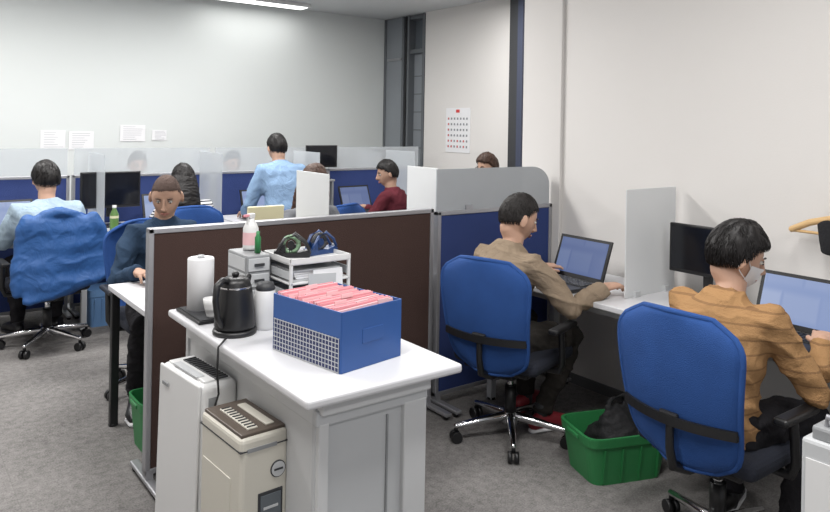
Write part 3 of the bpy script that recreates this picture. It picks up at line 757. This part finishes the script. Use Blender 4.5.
    if style=='long':
        b2=MB('long_hair')
        b2.loft([hl((0,-.03,.06)),hl((0,-.055,-.02)),hl((0,-.075,-.12)),hl((0,-.085,-.22)),hl((0,-.085,-.30))],[.08,.095,.105,.105,.08],[.06,.065,.06,.05,.035],hair,seg=24)
        for s in(-1,1): b2.loft([hl((s*.07,0,.03)),hl((s*.088,.005,-.06)),hl((s*.09,.01,-.15)),hl((s*.085,.0,-.23))],[.022,.024,.026,.016],[.04,.045,.045,.03],hair)
        o=remesh(b2,.008,1,hair,amp=.004,freq=20,amp2=.004,freq2=40,seed=seed); o.parent=root
    b.finish(parent=root)
    root.location=loc; root.rotation_euler=(0,0,math.radians(yaw))
    return root
def cloth(n,c,**k): 
    a=dict(rough=.95,bump=.25,bscale=220,spec=.1,wrinkle=.55); a.update(k); return mat(n,c,**a)
C_beige=cloth('beige_shirt',(142,126,108)); C_must=cloth('mustard_knit',(162,126,88),stripe=((136,104,74),20,.14),bump=.4,wrinkle=.4)
C_navy=cloth('navy_shirt',(46,62,82)); C_dk=cloth('dark_trousers',(40,39,42)); C_olive=cloth('olive_trousers',(56,53,50))
C_lb=cloth('pale_blue_hoodie',(156,174,188),var=.3,vscale=18); C_str=cloth('striped_shirt',(206,206,206),stripe=((48,50,60),44,.42))
C_blue=cloth('sky_blue_shirt',(130,156,186)); C_mar=cloth('maroon_sweater',(92,42,50)); C_gr=cloth('grey_sweater',(110,112,116))
C_shoe=mat('red_sneaker',(136,38,48),.5)
M_hairg=mat('hair_black_grey',(40,37,36),.6,var=.5,vscale=120,spec=.3)
person('seated_man',(2.56,2.70,0),-88,C_beige,C_olive,hair=M_hairg,lean=13,hands=[(-.14,.50,.80),(.36,.43,.785)],feet=[(-.16,.42,0),(.08,.28,0)],hpitch=22,hyaw=-20,fine=True,shoe=C_shoe,style='buzz',seed=1,belly=.01,size=1.06,hs=1.07)
person('seated_man',(2.50,1.475,0),-90,C_must,C_dk,lean=14,hands=[(-.12,.50,.80),(.22,.40,.80)],feet=[(-.14,.40,0),(.14,.36,0)],hpitch=20,hyaw=-42,style='fluffy',fine=True,mask=True,seed=2,belly=.005,size=1.05,hs=1.03)
person('seated_man',(1.37,4.36,0),180,C_navy,C_dk,hair=M_stub,skin=M_skin2,lean=9,hipz=.575,hands=[(-.10,.46,.79),(.24,.42,.79)],feet=[(-.16,.36,0),(.2,.30,0)],hpitch=24,hyaw=-25,style='bald',fine=True,seed=3,hs=1.06)
person('seated_woman',(2.36,4.36,0),180,C_gr,C_dk,hair=M_hairb,lean=7,hipz=.61,seed=4,style='long')
person('seated_person',(.99,5.62,0),0,C_lb,C_dk,lean=8,hpitch=12,hyaw=12,hipz=.575,seed=5,size=1.16,style='fluffy')
person('seated_woman',(1.97,5.60,0),-6,C_str,C_dk,lean=10,hpitch=14,seed=6,style='long',size=1.08)
person('standing_man',(2.86,5.62,0),4,C_blue,C_dk,lean=18,hipz=.82,hands=[(-.20,.40,.80),(.20,.40,.80)],feet=[(-.12,-.02,0),(.12,-.06,0)],hpitch=12,seed=7,standing=True,size=1.18)
person('seated_man',(4.0,5.58,0),34,C_mar,C_dk,lean=8,hyaw=34,hpitch=14,seed=8,skin=M_skin2,size=1.12,hs=1.05)
person('seated_person',(2.0,7.2,0),180,C_gr,C_dk,seed=9,hipz=.6); person('seated_person',(2.95,7.2,0),180,C_navy,C_dk,seed=10,hipz=.6)
person('seated_person',(4.72,7.2,0),180,C_gr,C_dk,seed=11,hipz=.6)
person('seated_woman',(4.70,5.0,0),90,C_gr,C_dk,hair=M_hairb,seed=12,hipz=.62,lean=6,glasses=True,style='fluffy',hs=1.05)
# ---------------------------------------------------------------- jacket on chair
b=MB('draped_jacket')
b.loft([(0,-.315,.955),(0,-.325,.92),(0,-.33,.83),(.01,-.335,.72),(.02,-.345,.58),(.05,-.36,.47)],[.15,.225,.245,.25,.27,.29],[.03,.04,.04,.045,.05,.04],M_white,seg=28,caps=True)
b.loft([(.20,-.31,.92),(.265,-.30,.78),(.31,-.31,.62),(.36,-.33,.50)],[.05,.055,.055,.045],[.05,.05,.05,.04],M_white)
b.loft([(-.20,-.31,.92),(-.235,-.30,.78),(-.245,-.31,.62),(-.25,-.33,.47)],[.045,.05,.05,.04],[.05,.05,.05,.04],M_white)
b.loft([(-.10,-.32,.955),(0,-.34,.97),(.10,-.32,.955)],[.028,.035,.028],[.03,.04,.03],M_white,right=(0,1,0))
o=remesh(b,.010,4,mat('blue_nylon',(34,80,138),.6,bump=.2,bscale=40,wrinkle=.3),amp=.018,freq=5,amp2=.006,freq2=8,fn=lambda c:.003*math.sin(c.z*2*math.pi/.12),seed=3)
o.location=(.99,5.60,0); o.rotation_euler=(0,0,math.radians(3))
# ---------------------------------------------------------------- camera
cam=bpy.data.cameras.new('camera'); cam.lens=36*720/830; cam.sensor_width=36; cam.shift_y=-131/830; cam.clip_start=.05
co=bpy.data.objects.new('camera',cam); sc.collection.objects.link(co)
co.matrix_world=Matrix.Translation((0,0,1.6))@Matrix.Rotation(math.radians(-36.87),4,'Z')@Matrix.Rotation(math.radians(90),4,'X')@Matrix.Rotation(math.radians(1.0),4,'Z')
sc.camera=co
